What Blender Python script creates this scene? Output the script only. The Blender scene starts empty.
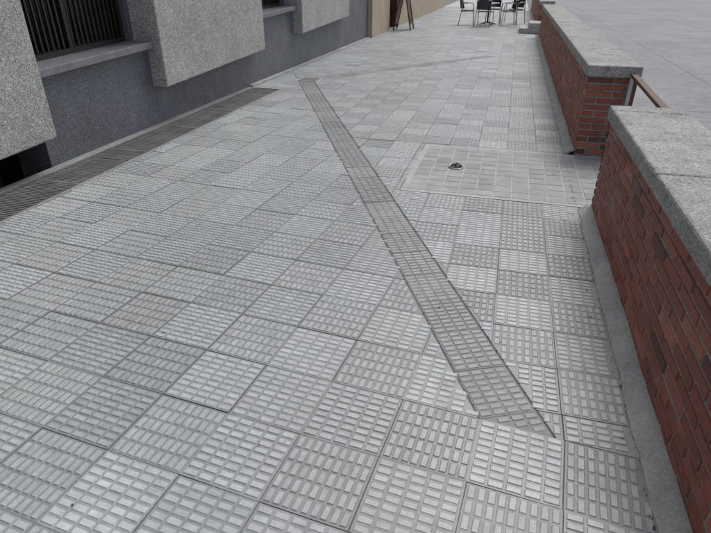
import bpy, math, random
import numpy as np
from mathutils import Vector, Matrix
random.seed(7); rng=np.random.default_rng(7)
S=bpy.context.scene
def link(o): S.collection.objects.link(o); return o
def empty(name):
    o=bpy.data.objects.new(name,None); return link(o)
# ---------------------------------------------------------------- materials
class N:
    def __init__(s,name):
        s.m=bpy.data.materials.new(name); s.m.use_nodes=True
        s.t=s.m.node_tree; s.b=s.t.nodes['Principled BSDF']
        s.co=s.t.nodes.new('ShaderNodeTexCoord').outputs['Object']
    def n(s,typ,**k):
        n=s.t.nodes.new(typ)
        for a,v in k.items(): setattr(n,a,v)
        return n
    def l(s,a,b): s.t.links.new(a,b)
    def noise(s,scale,detail=4,rough=.55,vec=None,dist=0):
        n=s.n('ShaderNodeTexNoise'); n.inputs['Scale'].default_value=scale
        n.inputs['Detail'].default_value=detail; n.inputs['Roughness'].default_value=rough
        n.inputs['Distortion'].default_value=dist
        s.l(vec or s.co,n.inputs['Vector']); return n.outputs['Fac']
    def vor(s,scale,out='Distance',vec=None):
        n=s.n('ShaderNodeTexVoronoi'); n.inputs['Scale'].default_value=scale
        s.l(vec or s.co,n.inputs['Vector']); return n.outputs[out]
    def ramp(s,fac,stops):
        n=s.n('ShaderNodeValToRGB'); e=n.color_ramp.elements
        while len(e)<len(stops): e.new(.5)
        for i,(p,c) in enumerate(stops):
            e[i].position=p
            e[i].color=(c,c,c,1) if isinstance(c,(int,float)) else (*c,1)
        s.l(fac,n.inputs['Fac']); return n.outputs['Color']
    def mix(s,f,a,b,mode='MIX'):
        n=s.n('ShaderNodeMix',data_type='RGBA',blend_type=mode)
        for sock,v in ((n.inputs[0],f),(n.inputs[6],a),(n.inputs[7],b)):
            if isinstance(v,(int,float)): sock.default_value=v if sock==n.inputs[0] else (v,v,v,1)
            elif isinstance(v,tuple): sock.default_value=(*v,1)
            else: s.l(v,sock)
        return n.outputs[2]
    def attr(s,name): return s.n('ShaderNodeAttribute',attribute_name=name).outputs['Fac']
    def col(s,c):
        if isinstance(c,tuple): s.b.inputs['Base Color'].default_value=(*c,1)
        else: s.l(c,s.b.inputs['Base Color'])
    def rough(s,r):
        if isinstance(r,(int,float)): s.b.inputs['Roughness'].default_value=r
        else: s.l(r,s.b.inputs['Roughness'])
    def bump(s,h,st=.3,d=.002):
        n=s.n('ShaderNodeBump'); n.inputs['Strength'].default_value=st; n.inputs['Distance'].default_value=d
        s.l(h,n.inputs['Height']); s.l(n.outputs[0],s.b.inputs['Normal'])

def tile_mat(name,lo,hi,rough=.40):
    m=N(name)
    base=m.ramp(m.attr('rnd'),[(0,lo),(.85,hi),(1,(.56,.575,.575))])
    big=m.ramp(m.noise(.55,3,.6),[(.3,.88),(.7,1.10)])
    c=m.mix(1.0,base,big,'MULTIPLY')
    med=m.ramp(m.noise(17,4,.7,dist=.3),[(.3,.84),(.7,1.10)])
    c=m.mix(1.0,c,med,'MULTIPLY')
    fine=m.ramp(m.noise(150,2,.7),[(.3,.86),(.7,1.10)])
    c=m.mix(1.0,c,fine,'MULTIPLY')
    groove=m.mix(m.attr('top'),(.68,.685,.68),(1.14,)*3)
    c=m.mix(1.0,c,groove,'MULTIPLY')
    n5=m.noise(3.1,5,.72,dist=.5)
    st=m.ramp(n5,[(.24,.55),(.38,0)])
    c=m.mix(st,c,(.19,.19,.185))
    wh=m.ramp(n5,[(.62,0),(.74,.30)])
    c=m.mix(wh,c,(.56,.565,.555))
    sp=m.ramp(m.vor(3.1),[(.0,.8),(.035,0)])
    c=m.mix(sp,c,(.06,.056,.05))
    m.col(c); m.rough(m.ramp(n5,[(.3,rough+.14),(.7,rough-.03)]))
    return m.m
M={}
M['tile']=tile_mat('ribbed_tile',(.295,.312,.316),(.475,.497,.502))
M['strip']=tile_mat('channel_tile',(.255,.262,.258),(.395,.405,.398),.46)
def simple(name,cols,scale,bump=.3,bd=.002,rough=.8,metal=0,detail=5):
    m=N(name); a=m.noise(scale,detail,.65); c=m.ramp(a,[(.3,cols[0]),(.7,cols[1])])
    f=m.ramp(m.noise(scale*14,3,.7),[(.3,.8),(.7,1.15)])
    c=m.mix(1.0,c,f,'MULTIPLY'); m.col(c); m.rough(rough); m.b.inputs['Metallic'].default_value=metal
    if bump: m.bump(m.noise(scale*20,3,.7),bump,bd)
    return m.m
M['grout']=simple('joint_grout',((.075,.068,.058),(.20,.19,.175)),4,0)
M['mortar']=simple('mortar',((.20,.195,.185),(.38,.37,.35)),7,.6,.004,.95)
M['lime']=simple('lime_mortar',((.38,.385,.38),(.53,.535,.525)),5,.5,.003,.9)
M['skirt']=simple('render_skirting',((.29,.295,.285),(.44,.44,.425)),4,.6,.004,.9)
m=N('smooth_paver'); base=m.ramp(m.attr('rnd'),[(0,(.25,.252,.252)),(1,(.355,.355,.352))])
c=m.mix(1.0,base,m.ramp(m.noise(4,5,.7),[(.3,.80),(.7,1.12)]),'MULTIPLY')
c=m.mix(m.ramp(m.noise(2.2,5,.7,dist=.6),[(.50,0),(.68,.5)]),c,(.46,.465,.46)); 
c=m.mix(m.ramp(m.noise(7,5,.75),[(.60,0),(.74,.5)]),c,(.18,.178,.17)); m.col(c); m.rough(.6); m.bump(m.noise(150,3,.7),.4,.002); M['patch']=m.m
m=N('red_brick'); base=m.ramp(m.attr('rnd'),[(0,(.11,.042,.034)),(.2,(.22,.064,.044)),(.7,(.325,.092,.060)),(1,(.43,.155,.10))])
c=m.mix(1.0,base,m.ramp(m.noise(28,5,.7),[(.3,.70),(.7,1.2)]),'MULTIPLY')
c=m.mix(m.ramp(m.noise(5,6,.75,dist=.5),[(.55,0),(.74,.6)]),c,(.37,.29,.26))
c=m.mix(m.ramp(m.noise(2.1,5,.7),[(.56,0),(.76,.55)]),c,(.10,.055,.045)); m.col(c)
m.rough(.66); m.bump(m.noise(120,4,.75),.6,.003); M['brick']=m.m
m=N('coping_stone'); v=m.vor(140,'Color'); sx=m.n('ShaderNodeSeparateColor'); m.l(v,sx.inputs[0])
c=m.ramp(sx.outputs[0],[(0,(.22,.22,.21)),(.35,(.34,.34,.325)),(.8,(.43,.425,.405)),(1,(.58,.57,.54))])
c=m.mix(1.0,c,m.ramp(m.noise(3,6,.7),[(.3,.70),(.68,1.08)]),'MULTIPLY')
c=m.mix(m.ramp(m.noise(9,6,.78),[(.52,0),(.67,.6)]),c,(.14,.138,.125)); m.col(c); m.rough(.9)
m.bump(m.noise(70,5,.8),.8,.005); M['coping']=m.m
m=N('exposed_aggregate'); v=m.vor(95,'Color'); sx=m.n('ShaderNodeSeparateColor'); m.l(v,sx.inputs[0])
c=m.ramp(sx.outputs[0],[(0,(.20,.195,.185)),(.2,(.36,.35,.33)),(.6,(.46,.45,.43)),(.85,(.54,.53,.50)),(1,(.70,.69,.65))])
c=m.mix(1.0,c,m.ramp(m.noise(1.3,5,.65),[(.3,.80),(.7,1.08)]),'MULTIPLY')
c=m.mix(1.0,c,m.ramp(m.noise(11,4,.7),[(.3,.86),(.7,1.08)]),'MULTIPLY'); m.col(c); m.rough(.85)
m.bump(m.vor(95),.7,.005); M['agg']=m.m
m=N('dark_granite'); v=m.vor(170,'Color'); sx=m.n('ShaderNodeSeparateColor'); m.l(v,sx.inputs[0])
c=m.ramp(sx.outputs[0],[(0,(.055,.06,.066)),(.5,(.11,.12,.132)),(.85,(.18,.19,.205)),(1,(.34,.35,.37))])
c=m.mix(1.0,c,m.ramp(m.noise(2.5,6,.7),[(.3,.75),(.7,1.2)]),'MULTIPLY'); m.col(c); m.rough(.5)
m.bump(m.noise(140,3,.7),.3,.002); M['granite']=m.m
M['sill']=simple('sill_granite',((.15,.158,.168),(.23,.24,.25)),8,.3,.002,.5)
m=N('dark_glass'); m.col((.006,.006,.007)); m.rough(.12); M['glass']=m.m
M['frame']=simple('dark_frame',((.012,.010,.009),(.025,.02,.018)),9,.1,.001,.45)
M['pit']=simple('pit_floor',((.04,.038,.036),(.075,.072,.068)),6)
M['grate']=simple('grating_steel',((.15,.142,.136),(.27,.26,.25)),3,.2,.001,.5,.15)
m=N('lot_concrete'); a=m.noise(.35,6,.65); c=m.ramp(a,[(.3,(.20,.205,.21)),(.7,(.29,.295,.30))])
c=m.mix(1.0,c,m.ramp(m.noise(4,5,.75),[(.3,.78),(.7,1.15)]),'MULTIPLY')
c=m.mix(m.ramp(m.noise(1.1,6,.75,dist=1.0),[(.56,0),(.68,.45)]),c,(.13,.13,.13))
m.col(c); m.rough(.85); m.bump(m.noise(60,4,.8),.6,.004); M['asphalt']=m.m
M['ground']=simple('ground_asphalt',((.14,.14,.14),(.20,.20,.20)),.2,.5,.004,.9)
M['kerb']=simple('kerb_concrete',((.36,.36,.35),(.48,.48,.46)),3)
M['retain']=simple('retaining_concrete',((.24,.238,.23),(.36,.355,.34)),1.5)
m=N('rust_paint'); c=m.ramp(m.noise(14,5,.7),[(.3,(.08,.040,.030)),(.7,(.16,.085,.060))]); m.col(c); m.rough(.7); m.bump(m.noise(80,4),.4,.001); M['rust']=m.m
M['white']=simple('weathered_white_paint',((.42,.42,.40),(.60,.60,.57)),12,.2,.001,.6)
M['beige']=simple('beige_render',((.40,.315,.22),(.50,.41,.30)),2,.4,.002,.85)
M['wood']=simple('brown_wood',((.060,.025,.015),(.12,.055,.032)),5,.3,.001,.5)
M['chair']=simple('dark_wicker',((.022,.022,.025),(.05,.05,.055)),20,.5,.002,.5)
M['alu']=simple('aluminium',((.28,.28,.29),(.40,.40,.41)),10,.0,.001,.35,.8)
M['iron']=simple('cast_iron',((.03,.027,.024),(.09,.075,.06)),18,.5,.002,.6,.5)
M['facade']=simple('facade_render',((.32,.31,.29),(.40,.39,.37)),1,.3,.002,.85)
M['leaf']=simple('dry_leaf',((.06,.035,.018),(.15,.09,.04)),30,0,.001,.8)
M['moss']=simple('moss_dirt',((.035,.04,.022),(.09,.085,.06)),30,0,.001,.95)

# ---------------------------------------------------------------- mesh helpers
def mesh(name,V,F,mat,parent=None,attrs=None,smooth=False):
    me=bpy.data.meshes.new(name); me.from_pydata(V,[],F); me.update()
    me.materials.append(mat)
    if attrs:
        for k,a in attrs.items():
            at=me.attributes.new(k,'FLOAT','FACE'); at.data.foreach_set('value',np.asarray(a,dtype=np.float32))
    if smooth: me.polygons.foreach_set('use_smooth',[True]*len(me.polygons))
    o=bpy.data.objects.new(name,me); link(o)
    if parent: o.parent=parent
    return o
def box(name,x0,x1,y0,y1,z0,z1,mat,parent=None,bev=0,shear=0,sub=0):
    V=[(x,y,z+shear*(y-3.9)) for x in(x0,x1) for y in(y0,y1) for z in(z0,z1)]
    F=[(0,1,3,2),(4,6,7,5),(0,4,5,1),(2,3,7,6),(0,2,6,4),(1,5,7,3)]
    o=mesh(name,V,F,mat,parent)
    if bev:
        b=o.modifiers.new('b','BEVEL'); b.width=bev; b.segments=3; b.limit_method='NONE'
    return o
def tube(name,pts,r,mat,parent=None,seg=8,closed=False):
    pts=[Vector(p) for p in pts]; V=[];F=[]; n=len(pts); up=None
    for i,p in enumerate(pts):
        a=pts[(i-1)%n] if (i>0 or closed) else p; b=pts[(i+1)%n] if (i<n-1 or closed) else p
        t=(b-a).normalized()
        if up is None:
            up=t.orthogonal().normalized()
        up=(up-t*up.dot(t)).normalized(); s=t.cross(up)
        for k in range(seg):
            an=2*math.pi*k/seg; V.append(p+(up*math.cos(an)+s*math.sin(an))*r)
    m=n if closed else n-1
    for i in range(m):
        for k in range(seg):
            a=i*seg+k;b=i*seg+(k+1)%seg;c=((i+1)%n)*seg+(k+1)%seg;d=((i+1)%n)*seg+k
            F.append((a,b,c,d))
    if not closed: F.append(tuple(range(seg))[::-1]); F.append(tuple((n-1)*seg+k for k in range(seg)))
    return mesh(name,V,F,mat,parent,smooth=True)
def clip(poly,hp):
    for (a,b,c) in hp: # keep a*x+b*y>=c
        out=[]
        for i in range(len(poly)):
            p=poly[i];q=poly[(i+1)%len(poly)]
            dp=a*p[0]+b*p[1]-c; dq=a*q[0]+b*q[1]-c
            if dp>=0: out.append(p)
            if dp*dq<0:
                t=dp/(dp-dq); out.append((p[0]+t*(q[0]-p[0]),p[1]+t*(q[1]-p[1])))
        poly=out
        if len(poly)<3: return None
    return poly
# ---------------------------------------------------------------- ribbed tile fields
V=[];F=[];R=[];T=[]
PALE={(-.82,1.80):.78,(-.04,1.78):.85,(-1.75,3.7):.72,(-.95,5.2):.78,(-1.4,6.6):.78}
def field(rot,origin,tw,tl,regions,mask=None,store=None,mode='checker',nw=9,nl=5,z0=0.0,sheen_con=.2):
    Vv,Ff,Rr,Tt=store
    s,c=math.sin(rot),math.cos(rot)
    U=(c,-s);W=(s,c)
    def world(u,v): return (origin[0]+u*U[0]+v*W[0], origin[1]+u*U[1]+v*W[1])
    for hp,(i0,i1,j0,j1) in regions:
        for i in range(i0,i1):
            for j in range(j0,j1):
                rr=random.Random(i*7919+j*104729+int(rot*1000)*13)
                du=rr.gauss(0,.0009); dv=rr.gauss(0,.0009)
                u0=i*tw+du;v0=j*tl+dv;g=.0011+rr.random()*.0009
                if rr.random()<.08: g+=.0014
                q=[world(u0+g,v0+g),world(u0+tw-g,v0+g),world(u0+tw-g,v0+tl-g),world(u0+g,v0+tl-g)]
                p=clip(q,hp)
                if not p: continue
                cx,cy=world(u0+tw/2,v0+tl/2)
                tx=rr.gauss(0,.0034);ty=rr.gauss(0,.0034);tz=rr.gauss(0,.0008)
                def zz(x,y): return z0+tz+tx*(x-cx)+ty*(y-cy)
                ori=(i+j)%2
                if mode=='checker' and rr.random()<.12: ori=1-ori
                if mode=='strip': ori=0
                rn=min(.85,max(0,rr.gauss(.36+sheen_con*ori,.10)))  # tone follows bar direction: differing reflection of the bars painted into the colour
                if rr.random()<.04: rn=min(.84,rn+.18)
                for (px,py),pv in PALE.items():
                    if abs(px-cx)<tw/2 and abs(py-cy)<tl/2: rn=pv
                b=len(Vv); n=len(p)
                for x,y in p: Vv.append((x,y,zz(x,y)))
                for x,y in p: Vv.append((x,y,zz(x,y)-.02))
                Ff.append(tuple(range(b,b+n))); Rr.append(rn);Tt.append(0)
                for k in range(n):
                    k2=(k+1)%n
                    Ff.append((b+k,b+n+k,b+n+k2,b+k2)); Rr.append(rn*.6);Tt.append(0)
                a_n,b_n=(nw,nl) if ori==0 else (nl,nw)
                mg=.005
                pa=(tw-2*mg)/a_n;pb=(tl-2*mg)/b_n
                ha=pa/2-.0038;hb=pb/2-.0038
                wear=rr.uniform(.55,1)
                for ia in range(a_n):
                    for ib in range(b_n):
                        uc=u0+mg+(ia+.5)*pa;vc=v0+mg+(ib+.5)*pb
                        wx,wy=world(uc,vc)
                        ok=True
                        for (A,B,C) in hp:
                            if A*wx+B*wy-C<.009: ok=False;break
                        if not ok: continue
                        if mask and mask(wx,wy): continue
                        bb=len(Vv)
                        for (su,sv) in ((-1,-1),(1,-1),(1,1),(-1,1)):
                            x,y=world(uc+su*ha,vc+sv*hb); Vv.append((x,y,zz(x,y)-.0005))
                        ch=.0036+rr.random()*.0006
                        jz=rr.gauss(0,.0003)
                        for (su,sv) in ((-1,-1),(1,-1),(1,1),(-1,1)):
                            x,y=world(uc+su*(ha-ch),vc+sv*(hb-ch)); Vv.append((x,y,zz(x,y)+.0038*wear+jz))
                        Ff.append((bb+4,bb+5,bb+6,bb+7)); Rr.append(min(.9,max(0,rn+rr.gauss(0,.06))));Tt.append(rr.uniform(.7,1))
                        for k in range(4):
                            k2=(k+1)%4
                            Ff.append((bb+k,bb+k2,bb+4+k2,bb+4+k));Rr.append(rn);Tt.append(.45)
a5=math.radians(5)
u5=(math.cos(a5),-math.sin(a5));w5=(math.sin(a5),math.cos(a5))
P0=(.07,1.687)
sa=math.radians(25.9); sd=(-math.sin(sa),math.cos(sa)); sn=(math.cos(sa),math.sin(sa))
SW=.25
c0=sn[0]*P0[0]+sn[1]*P0[1]
v0=w5[0]*P0[0]+w5[1]*P0[1]
XL=-3.45; XW=-4.05; XR=.665
col_o=-.735; tO=(u5[0]*col_o+w5[0]*v0, u5[1]*col_o+w5[1]*v0)
below=(-w5[0],-w5[1],-v0); above=(w5[0],w5[1],v0)
left=(-sn[0],-sn[1],-c0+.006); right=(sn[0],sn[1],c0+SW+.008); right0=(sn[0],sn[1],c0)
q0=(-3.25,9.25); q1=(-.35,13.2); qd=Vector((q1[0]-q0[0],q1[1]-q0[1])); qL=qd.length; qd.normalize(); qn=Vector((qd.y,-qd.x))
def mask2(x,y):
    d=Vector((x-q0[0],y-q0[1])); return abs(d.dot(qn))<.15 and -.05<d.dot(qd)<qL+.05
st=(V,F,R,T)
TL=.33
field(a5,tO,TL,TL,[([below,(1,0,XL),(-1,0,-XR),(0,1,-1.2)],(-11,8,-11,0)),
                   ([above,left,(1,0,XL),(0,-1,-8.2)],(-12,6,0,24)),
                   ([above,left,(1,0,XW),(0,1,8.2),(0,-1,-11)],(-15,3,17,30))],store=st,sheen_con=.20)
TR=.30
y0p,y1p,x0p=4.2,5.66,-.76
field(0,(XR-TR*20+.03,1.5),TR,TR,[([above,right,(-1,0,-XR),(0,-1,-y0p)],(0,21,-1,10)),
      ([right,(-1,0,-x0p),(0,1,y0p),(0,-1,-y1p)],(0,21,8,15)),
      ([right,(-1,0,-XR),(0,1,y1p),(0,-1,-9.0)],(0,21,13,26)),
      ([right0,(-1,0,-XR),(1,0,XW),(0,1,9.0),(0,-1,-34)],(0,21,24,110))],mask=mask2,store=st,sheen_con=.44,nw=8)
mesh('paved_terrace',V,F,M['tile'],attrs={'rnd':R,'top':T})
V2,F2,R2,T2=[],[],[],[]
field(-sa,P0,SW,.30,[([(sn[0],sn[1],c0+.004),(-sn[0],-sn[1],-c0-SW+.003),above,(0,-1,-9.0)],(0,1,-1,30))],store=(V2,F2,R2,T2),mode='strip',nw=4,nl=8,z0=-.0015)
ang=math.atan2(qd.x,qd.y)
field(ang,(q0[0]-qn.x*.12,q0[1]-qn.y*.12),.24,.30,[([(0,1,0)],(0,1,0,int(qL/.3)))],store=(V2,F2,R2,T2),mode='strip',nw=4,nl=8,z0=.003)
mesh('drainage_channel_strip',V2,F2,M['strip'],attrs={'rnd':R2,'top':T2})
ic=empty('inspection_cover')
box('frame',-3.52,-3.12,8.95,9.32,0,.009,M['kerb'],ic,.002)
box('lid',-3.48,-3.16,8.99,9.28,0,.013,M['strip'],ic,.002)
tb=empty('terrace_base')
box('near_bed',XL+.0,1.30,-1.6,8.2,-.3,-.0035,M['grout'],tb)
box('far_bed',XW-.5,1.05,8.2,60,-.3,-.0045,M['grout'],tb)
box('terrace_far_paving',XW,XR,34.05,59.9,-.003,.004,M['kerb'])
pp=empty('paver_patch')
box('mortar_bed',x0p+.005,1.18,y0p+.005,y1p-.005,-.003,.0022,M['lime'],pp)
PV=[];PF=[];PR=[]
nx,ny=13,10; ax=x0p+.05; dx=(1.17-ax)/nx; ay=y0p+.05; dy=(y1p-.05-ay)/ny
for i in range(nx):
    for j in range(ny):
        g=.0035; z=.0045+random.gauss(0,.0006); b=len(PV)
        xa,xb,ya,yb=ax+i*dx+g,ax+(i+1)*dx-g,ay+j*dy+g*.7,ay+(j+1)*dy-g*.7
        xa+=random.gauss(0,.001); yb+=random.gauss(0,.001)
        for (x,y) in ((xa,ya),(xb,ya),(xb,yb),(xa,yb)): PV.append((x,y,.0005))
        for (x,y) in ((xa+.003,ya+.003),(xb-.003,ya+.003),(xb-.003,yb-.003),(xa+.003,yb-.003)): PV.append((x,y,z))
        r=min(1,max(0,random.gauss(.5,.22)))
        PF.append((b+4,b+5,b+6,b+7));PR.append(r)
        for k in range(4): PF.append((b+k,b+(k+1)%4,b+4+(k+1)%4,b+4+k));PR.append(r)
mesh('pavers',PV,PF,M['patch'],pp,{'rnd':PR})
dc=empty('drain_cap'); cx,cy=-.36,4.93
def disc(name,x,y,z0,z1,r,mat,par,tilt=0,n=24,r1=None):
    r1=r1 or r*.94
    V=[(x+r*math.cos(2*math.pi*k/n),y+r*math.sin(2*math.pi*k/n),z0) for k in range(n)]
    V+=[(x+r1*math.cos(2*math.pi*k/n),y+r1*math.sin(2*math.pi*k/n),z1+tilt*math.cos(2*math.pi*k/n)) for k in range(n)]
    F=[(k,(k+1)%n,n+(k+1)%n,n+k) for k in range(n)]+[tuple(range(n,2*n))]
    return mesh(name,V,F,mat,par)
ring=[(cx+.062*math.cos(t*math.pi/12),cy+.062*math.sin(t*math.pi/12),.008) for t in range(24)]
tube('rim',ring,.007,M['alu'],dc,8,True)
disc('lid',cx,cy,.003,.012,.056,M['iron'],dc,.006)
tube('handle',[(cx-.05,cy-.01,.012),(cx-.03,cy,.035),(cx+.03,cy+.005,.04),(cx+.055,cy+.01,.014)],.006,M['iron'],dc)
tube('pin',[(cx-.01,cy+.03,.01),(cx+.01,cy+.02,.05)],.006,M['alu'],dc)

# ---------------------------------------------------------------- brick walls
def brick_wall(x0,x1,y0,y1,ztop,cop,skirt=True,zb=0):
    e=empty('brick_wall')
    box('mortar_core',x0+.008,x1-.008,y0+.008,y1-.008,zb-.2,ztop,M['mortar'],e)
    BV=[];BF=[];BR=[]
    pitch=.0625;h=.0485;L=.245;gap=.014;pr=.006
    def fr(o,ud,nd,a,b,z0,z1):
        bb=len(BV); r=min(1,max(0,random.gauss(.55,.2))); j=random.gauss(0,.0014); ch=.003
        if random.random()<.04: r=.05
        z0+=random.gauss(0,.001); z1+=random.gauss(0,.001); tl=random.gauss(0,.001)
        for (s,z) in ((a,z0),(b,z0),(b,z1),(a,z1)): BV.append((o[0]+ud[0]*s,o[1]+ud[1]*s,z))
        for (s,z,q) in ((a+ch,z0+ch,-tl),(b-ch,z0+ch,tl),(b-ch,z1-ch,tl),(a+ch,z1-ch,-tl)):
            d=pr+j+q
            BV.append((o[0]+ud[0]*s+nd[0]*d,o[1]+ud[1]*s+nd[1]*d,z))
        BF.append((bb+4,bb+5,bb+6,bb+7));BR.append(r)
        for k in range(4): BF.append((bb+k,bb+(k+1)%4,bb+4+(k+1)%4,bb+4+k));BR.append(r)
    n=int((ztop-.0-zb)/pitch)
    for c in range(n):
        z0=ztop-(c+1)*pitch+.004; z1=z0+h
        off=0 if c%2==0 else L/2
        for (o,ud,nd,a0,a1) in (((x0+.008,0),(0,1),(-1,0),y0,y1),((x1-.008,0),(0,1),(1,0),y0,y1),
                                ((0,y0+.008),(1,0),(0,-1),x0,x1),((0,y1-.008),(1,0),(0,1),x0,x1)):
            s=a0-(off if (c%2) else 0)+random.gauss(0,.004)
            while s<a1:
                a=max(s,a0);b=min(s+L-gap,a1)
                if b-a>.03: fr(o,ud,nd,a,b,z0,z1)
                s+=L
    mesh('bricks',BV,BF,M['brick'],e,{'rnd':BR})
    y=y0-.03; k=0
    while y<y1+.02:
        l=min(1.35+random.uniform(-.02,.02),y1+.03-y)
        dz=random.uniform(-.002,.002)
        o=box('coping_slab',x0-.022,x1+.055,y+.002,y+l-.002,ztop+.001,ztop+cop+dz,M['coping'],e)
        b=o.modifiers.new('b','BEVEL');b.width=.014;b.segments=2
        sdv=o.modifiers.new('s','SUBSURF'); sdv.subdivision_type='SIMPLE'; sdv.levels=sdv.render_levels=5
        tx=bpy.data.textures.get('chips') or bpy.data.textures.new('chips','CLOUDS'); tx.noise_scale=.035; tx.noise_depth=4
        dm=o.modifiers.new('d','DISPLACE'); dm.texture=tx; dm.strength=.009; dm.mid_level=.55; dm.texture_coords='GLOBAL'
        y+=l;k+=1
    box('coping_joint',x0-.01,x1+.03,y0-.015,y1+.015,ztop+.002,ztop+cop-.012,M['mortar'],e)
    if skirt:
        nseg=int((y1-y0)/.12)+1; KV=[];KF=[]
        for i in range(nseg+1):
            yy=y0-.01+(y1-y0+.02)*i/nseg
            w=random.uniform(-.007,.007);hh=random.uniform(-.006,.006)
            KV+=[(x0-.085+w,yy,-.01),(x0-.083+w,yy,.007),(x0-.02,yy,.05+hh),(x0+.02,yy,.056+hh)]
        for i in range(nseg):
            for k in range(3): a=i*4+k; KF.append((a,a+4,a+5,a+1))
        KF.append((0,1,2,3))
        mesh('skirting',KV,KF,M['skirt'],e)
    return e
brick_wall(.745,1.145,-1.4,4.14,.70,.10)
brick_wall(.745,1.145,5.67,17.9,.76,.105)
brick_wall(.745,1.145,20.1,32,.76,.105)
box('retaining_wall',1.06,1.32,-1.6,60,-1.2,-.02,M['retain'])
rl=empty('metal_railing')
def bar(name,p,q,w,h,mat,par):
    p=Vector(p);q=Vector(q);t=(q-p).normalized();s=t.cross(Vector((0,0,1)))
    if s.length<.1: s=Vector((1,0,0))
    s.normalize();u=s.cross(t)
    V=[pt+s*a*w/2+u*b*h/2 for pt in(p,q) for (a,b) in((-1,-1),(1,-1),(1,1),(-1,1))]
    F=[(0,3,2,1),(4,5,6,7)]+[(k,(k+1)%4,4+(k+1)%4,4+k) for k in range(4)]
    o=mesh(name,[tuple(v) for v in V],F,mat,par); b=o.modifiers.new('b','BEVEL');b.width=.003;b.segments=2
    return o
bar('top_rail',(1.13,5.66,.79),(1.13,4.15,.74),.055,.03,M['rust'],rl)
bar('middle_rail',(1.13,5.60,.42),(1.13,4.15,.40),.035,.02,M['rust'],rl)
bar('bracket',(1.13,5.50,.0),(1.13,5.50,.775),.03,.03,M['rust'],rl)
bar('end_post',(1.13,5.63,0),(1.13,5.63,.80),.05,.03,M['white'],rl)
sp=empty('stone_steps')
box('lower_step',.18,1.1,18.75,20.05,0,.15,M['kerb'],sp,.012)
box('upper_step',.46,1.1,18.82,19.98,.15,.30,M['kerb'],sp,.012)

# ---------------------------------------------------------------- lower lot and ground
bpy.ops.mesh.primitive_plane_add(size=1,location=(0,0,-1.22)); o=bpy.context.object;o.name='ground';o.scale=(1200,1200,1);o.data.materials.append(M['ground'])
rd=empty('road')
box('bed',1.33,34,-60,140,-1.25,-.957,M['grout'],rd)
xs=[1.34,5.2,9.8,14.4,19,24,29,34]; 
for i in range(len(xs)-1):
    y=-20
    while y<110:
        box('bay',xs[i]+.008,xs[i+1]-.008,y+.008,y+5.492,-1.0,-.95+random.uniform(-.002,.002),M['asphalt'],rd); y+=5.5
kb=empty('kerb'); 
box('edge_stone',34.01,34.16,-60,140,-1.2,-.83,M['kerb'],kb,.01)
box('pavement',34.17,60,-60,139.9,-1.2,-.84,M['kerb'],kb)

# ---------------------------------------------------------------- building
SH=.036
bd=empty('office_building')
def bx(n,*a,mat='granite',bev=0): return box(n,*a,M[mat],bd,bev,SH)
ys=[3.93,5.72,7.15,8.58,10.35,12.0,13.6,16.2]
for a,b in zip(ys[:-1],ys[1:]): bx('granite_base',-4.6,-4.05,a+.0015,b-.0015,-.6,.80)
bx('granite_joint',-4.59,-4.053,3.94,16.19,-.59,.79,mat='frame')
bx('basement_void_back',-4.75,-4.42,-3,3.93,-.6,.80,mat='glass')
bx('basement_floor_sill',-4.42,-4.06,-3,3.92,-.3,-.14,mat='pit')
for k in range(5):
    yy=3.6-k*.75
    bx('basement_mullion',-4.419,-4.37,yy,yy+.04,-.14,.7,mat='frame')
slabs=[(-2.5,-.6),(1.0,3.9),(5.71,8.58),(10.35,13.6)]
slz=[.30,.31,.37,.39]
for i,((a,b),z) in enumerate(zip(slabs,slz)):
    o=bx('concrete_panel',-4.22,-3.86,a,b,z,2.45,mat='agg'); m_=o.modifiers.new('b','BEVEL');m_.width=.015;m_.segments=3
    bx('panel_backing',-4.6,-4.221,a-.05,b+.05,.801,2.45,mat='granite')
wins=[(-.6,1.0),(3.9,5.71),(8.58,10.35)]
for (a,b) in wins:
    o=bx('window_sill',-4.35,-3.95,a+.012,b-.012,.802,.872,mat='sill'); m_=o.modifiers.new('b','BEVEL');m_.width=.006;m_.segments=2
    bx('window_glass',-4.5,-4.34,a,b,.80,2.45,mat='glass')
    bx('window_frame_bottom',-4.339,-4.28,a+.05,b-.05,.873,.925,mat='frame')
    for y in (a+.05,(a+b)/2-.025,b-.10): bx('window_frame_post',-4.338,-4.281,y,y+.05,.926,2.45,mat='frame')
    n=int((b-a-.2)/.07)
    for k in range(n):
        y=a+.12+k*.07
        bx('blind_slat',-4.325,-4.30,y,y+.022,.93,2.44,mat='frame')
bx('upper_wall',-4.6,-4.05,-3,16.2,2.46,3.4)
bx('upper_storeys',-4.6,-4.0,-3,16.2,3.41,9.5,mat='facade')
for fl in range(2):
    for k in range(7):
        y=-2+k*2.6
        bx('upper_window',-4.01,-3.985,y,y+1.5,4.3+fl*2.8,5.9+fl*2.8,mat='glass')
        bx('upper_sill',-4.0,-3.9,y-.05,y+1.55,4.22+fl*2.8,4.295+fl*2.8,mat='sill')
bx('building_body',-14,-4.61,-3,16.2,-1,9.45,mat='facade')
nb=empty('beige_building')
box('pier',-4.7,-3.92,16.21,18.6,-.3,4.0,M['beige'],nb,.01)
box('pier',-4.7,-3.98,20.4,34,-.3,4.0,M['beige'],nb,.01)
box('upper_wall',-14,-3.96,16.22,34,4.01,8.5,M['beige'],nb)
box('body',-14,-4.71,16.22,34,-.3,4.0,M['beige'],nb)
box('door_recess',-4.70,-4.62,18.6,20.4,0,4.0,M['glass'],nb)
box('door_frame',-4.5,-3.99,18.601,18.72,0,2.5,M['wood'],nb,.006)
box('door_frame',-4.5,-4.02,20.28,20.399,0,2.5,M['wood'],nb,.006)
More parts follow.
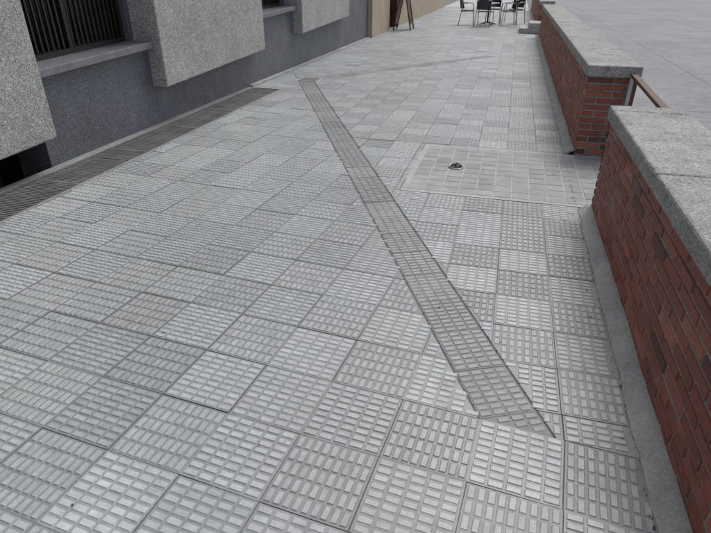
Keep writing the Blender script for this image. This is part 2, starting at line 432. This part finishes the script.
box('door_leaf',-4.6,-4.54,18.73,20.27,.02,2.4,M['wood'],nb,.006)
bs=empty('folding_board')
def leg4(x,y0,y1,tilt):
    for (ya) in (y0,y1):
        bar('stile',(x,ya,0),(x+tilt,ya,1.45),.05,.04,M['wood'],bs)
    bar('top',(x+tilt,y0,1.43),(x+tilt,y1,1.43),.05,.04,M['wood'],bs)
    bar('bottom',(x+tilt*.15,y0,.2),(x+tilt*.15,y1,.2),.05,.04,M['wood'],bs)
    V=[(x+tilt*.17,y0,.22),(x+tilt*.17,y1,.22),(x+tilt*.97,y1,1.4),(x+tilt*.97,y0,1.4)]
    o=mesh('panel',V,[(0,1,2,3)],M['wood'],bs); s_=o.modifiers.new('s','SOLIDIFY'); s_.thickness=.015
leg4(-3.85,18.9,19.5,.28); leg4(-3.27,18.9,19.5,-.28)
fb=empty('apartment_block')
box('walls',-30,40,150,160,-1.2,14,M['facade'],fb)
for fl in range(4):
    for k in range(20):
        x=-28+k*3.3
        box('window',x,x+1.5,149.9,149.99,1+fl*3.1,2.7+fl*3.1,M['glass'],fb)
# ---------------------------------------------------------------- grating along the facade
gr=empty('metal_grating')
box('pit',XW,XL,-2.5,8.18,-.3,-.035,M['pit'],gr)
GV=[];GF=[]
def addbox(x0,x1,y0,y1,z0,z1):
    b=len(GV)
    GV.extend([(x,y,z) for x in(x0,x1) for y in(y0,y1) for z in(z0,z1)])
    GF.extend([tuple(b+i for i in f) for f in [(0,1,3,2),(4,6,7,5),(0,4,5,1),(2,3,7,6),(0,2,6,4),(1,5,7,3)]])
y=-2.5
while y<8.15:
    dz=random.gauss(0,.0008)
    addbox(XW+.13,XL-.035,y,y+.016,-.03,.002+dz); y+=.030
for x in (XL-.034,XW+.105,-3.66,-3.87): addbox(x,x+.022 if x in(XL-.034,XW+.105) else x+.008,-2.5,8.16,-.033,.0055)
for k in range(11): yy=-2.4+k*1.0; addbox(XW+.128,XL-.036,yy,yy+.03,-.032,.0048)
mesh('bars',GV,GF,M['grate'],gr)
box('inner_ledge',XW+.001,XW+.104,-2.5,8.18,-.05,.006,M['retain'],gr)
box('outer_edge',XL-.011,XL-.001,-2.5,8.19,-.05,.007,M['kerb'],gr)
box('end_edge',XW+.001,XL-.0,8.165,8.20,-.05,.0075,M['kerb'],gr)
box('facade_kerb_strip',XW+.001,XW+.09,8.21,16.1,-.01,.035,M['skirt'],None,.008)

# ---------------------------------------------------------------- cafe furniture
def chair(x,y,rot):
    e=empty('patio_chair')
    n=24; V=[];F=[]
    for z in (.43,.455):
        for k in range(n):
            t=2*math.pi*k/n; sx=.22*np.sign(math.cos(t))*abs(math.cos(t))**.6; sy=.22*np.sign(math.sin(t))*abs(math.sin(t))**.6
            V.append((sx,sy,z))
    F=[(k,(k+1)%n,n+(k+1)%n,n+k) for k in range(n)]+[tuple(range(n,2*n)),tuple(range(n))[::-1]]
    mesh('seat',V,F,M['chair'],e)
    V=[];F=[];m=13
    for iz,z in enumerate((.50,.62,.74,.86)):
        for k,t in enumerate(np.linspace(math.radians(20),math.radians(160),m)):
            V.append((.25*math.cos(t),.20*math.sin(t)+.04+iz*.022,z-(.05*abs(math.cos(t))*iz/1.2)))
    for iz in range(3):
        for k in range(m-1): a=iz*m+k; F.append((a,a+1,a+m+1,a+m))
    o=mesh('backrest',V,F,M['chair'],e); s=o.modifiers.new('s','SOLIDIFY'); s.thickness=.018
    tube('back_rim',[V[3*m+k] for k in range(m)],.013,M['alu'],e)
    for sx in (-1,1):
        tube('arm',[(sx*.25,.16,.66),(sx*.27,.05,.67),(sx*.27,-.14,.665),(sx*.26,-.2,.62),(sx*.25,-.22,.43),(sx*.26,-.24,0)],.012,M['alu'],e)
        tube('rear_leg',[(sx*.24,.16,.80),(sx*.23,.19,.45),(sx*.25,.27,0)],.012,M['alu'],e)
        tube('side_rail',[(sx*.25,-.22,.42),(sx*.23,.19,.42)],.010,M['alu'],e)
    e.location=(x,y,.005); e.rotation_euler=(0,0,rot); e.scale=(1.05,1.05,1.08)
def table(x,y):
    e=empty('patio_table')
    disc('top',0,0,.70,.725,.36,M['alu'],e,0,32,.355); disc('underside',0,0,.69,.699,.35,M['chair'],e,0,32,.34)
    tube('column',[(0,0,.06),(0,0,.69)],.03,M['chair'],e,12)
    for k in range(4):
        t=k*math.pi/2+.5; tube('foot_%d'%(k+1),[(0,0,.10),(.15*math.cos(t),.15*math.sin(t),.06),(.32*math.cos(t),.32*math.sin(t),.015)],.018,M['chair'],e)
    e.location=(x,y,.005)
table(-.95,21.9)
chair(-1.7,21.7,math.radians(95)); chair(-.23,21.8,math.radians(-80)); chair(-.8,22.7,math.radians(5)); chair(-1.05,21.15,math.radians(170))
chair(.0,22.7,math.radians(-40))
def litter(name,n,mat,fn,smin,smax):
    LV=[];LF=[]
    for k in range(n):
        x,y=fn(); s=random.uniform(smin,smax);t=random.uniform(0,6.28);b=len(LV)
        for (a,c_,z) in ((-1,0,.005),(-.2,-.5,.007),(1,0,.006),(.1,.5,.010)):
            LV.append((x+s*(a*math.cos(t)-c_*math.sin(t)),y+s*(a*math.sin(t)+c_*math.cos(t)),z))
        LF.append((b,b+1,b+2,b+3))
    mesh(name,LV,LF,mat)
litter('leaf_litter',80,M['leaf'],lambda:(random.uniform(.58,.665),random.uniform(1,17)) if random.random()<.5 else (random.uniform(-3.3,.6),random.uniform(.7,12)),.004,.012)
def edge():
    r=random.random()
    if r<.45: return (.660-abs(random.gauss(0,.008)),random.uniform(.8,17))
    if r<.75:
        t=random.uniform(0,8.2); w=random.choice((0,.252)); return (P0[0]+sd[0]*t+sn[0]*w+random.gauss(0,.003),P0[1]+sd[1]*t+sn[1]*w)
    return (XL+abs(random.gauss(0,.01)),random.uniform(1.5,8.2))
litter('moss_tufts',1400,M['moss'],edge,.002,.006)

# ---------------------------------------------------------------- light
w=bpy.data.worlds.new('World'); S.world=w; w.use_nodes=True
nt=w.node_tree; bg=nt.nodes['Background']; sk=nt.nodes.new('ShaderNodeTexSky'); sk.sky_type='NISHITA'; sk.sun_disc=False
el,az=math.radians(56),math.radians(20)
sk.sun_elevation=el; sk.sun_rotation=az; sk.air_density=1.0; sk.dust_density=3.0; sk.ozone_density=1.0
hs=nt.nodes.new('ShaderNodeHueSaturation'); hs.inputs['Saturation'].default_value=.55
nt.links.new(sk.outputs[0],hs.inputs['Color']); nt.links.new(hs.outputs[0],bg.inputs[0]); bg.inputs[1].default_value=.15
L=bpy.data.lights.new('sun','SUN'); L.energy=1.5; L.angle=math.radians(30); L.color=(1,.98,.95)
lo=bpy.data.objects.new('sun',L); link(lo)
d=Vector((math.sin(az)*math.cos(el),math.cos(az)*math.cos(el),math.sin(el)))
lo.rotation_euler=d.to_track_quat('Z','Y').to_euler(); lo.location=d*30
cam=bpy.data.cameras.new('camera'); cam.sensor_width=36; cam.lens=26.84; cam.clip_end=3000; cam.clip_start=.05
co=bpy.data.objects.new('camera',cam); link(co); co.location=(0,0,1.6)
co.rotation_euler=(math.radians(61.2),0,math.radians(15.25)); S.camera=co
S.view_settings.view_transform='Standard'; S.view_settings.look='None'; S.view_settings.exposure=0
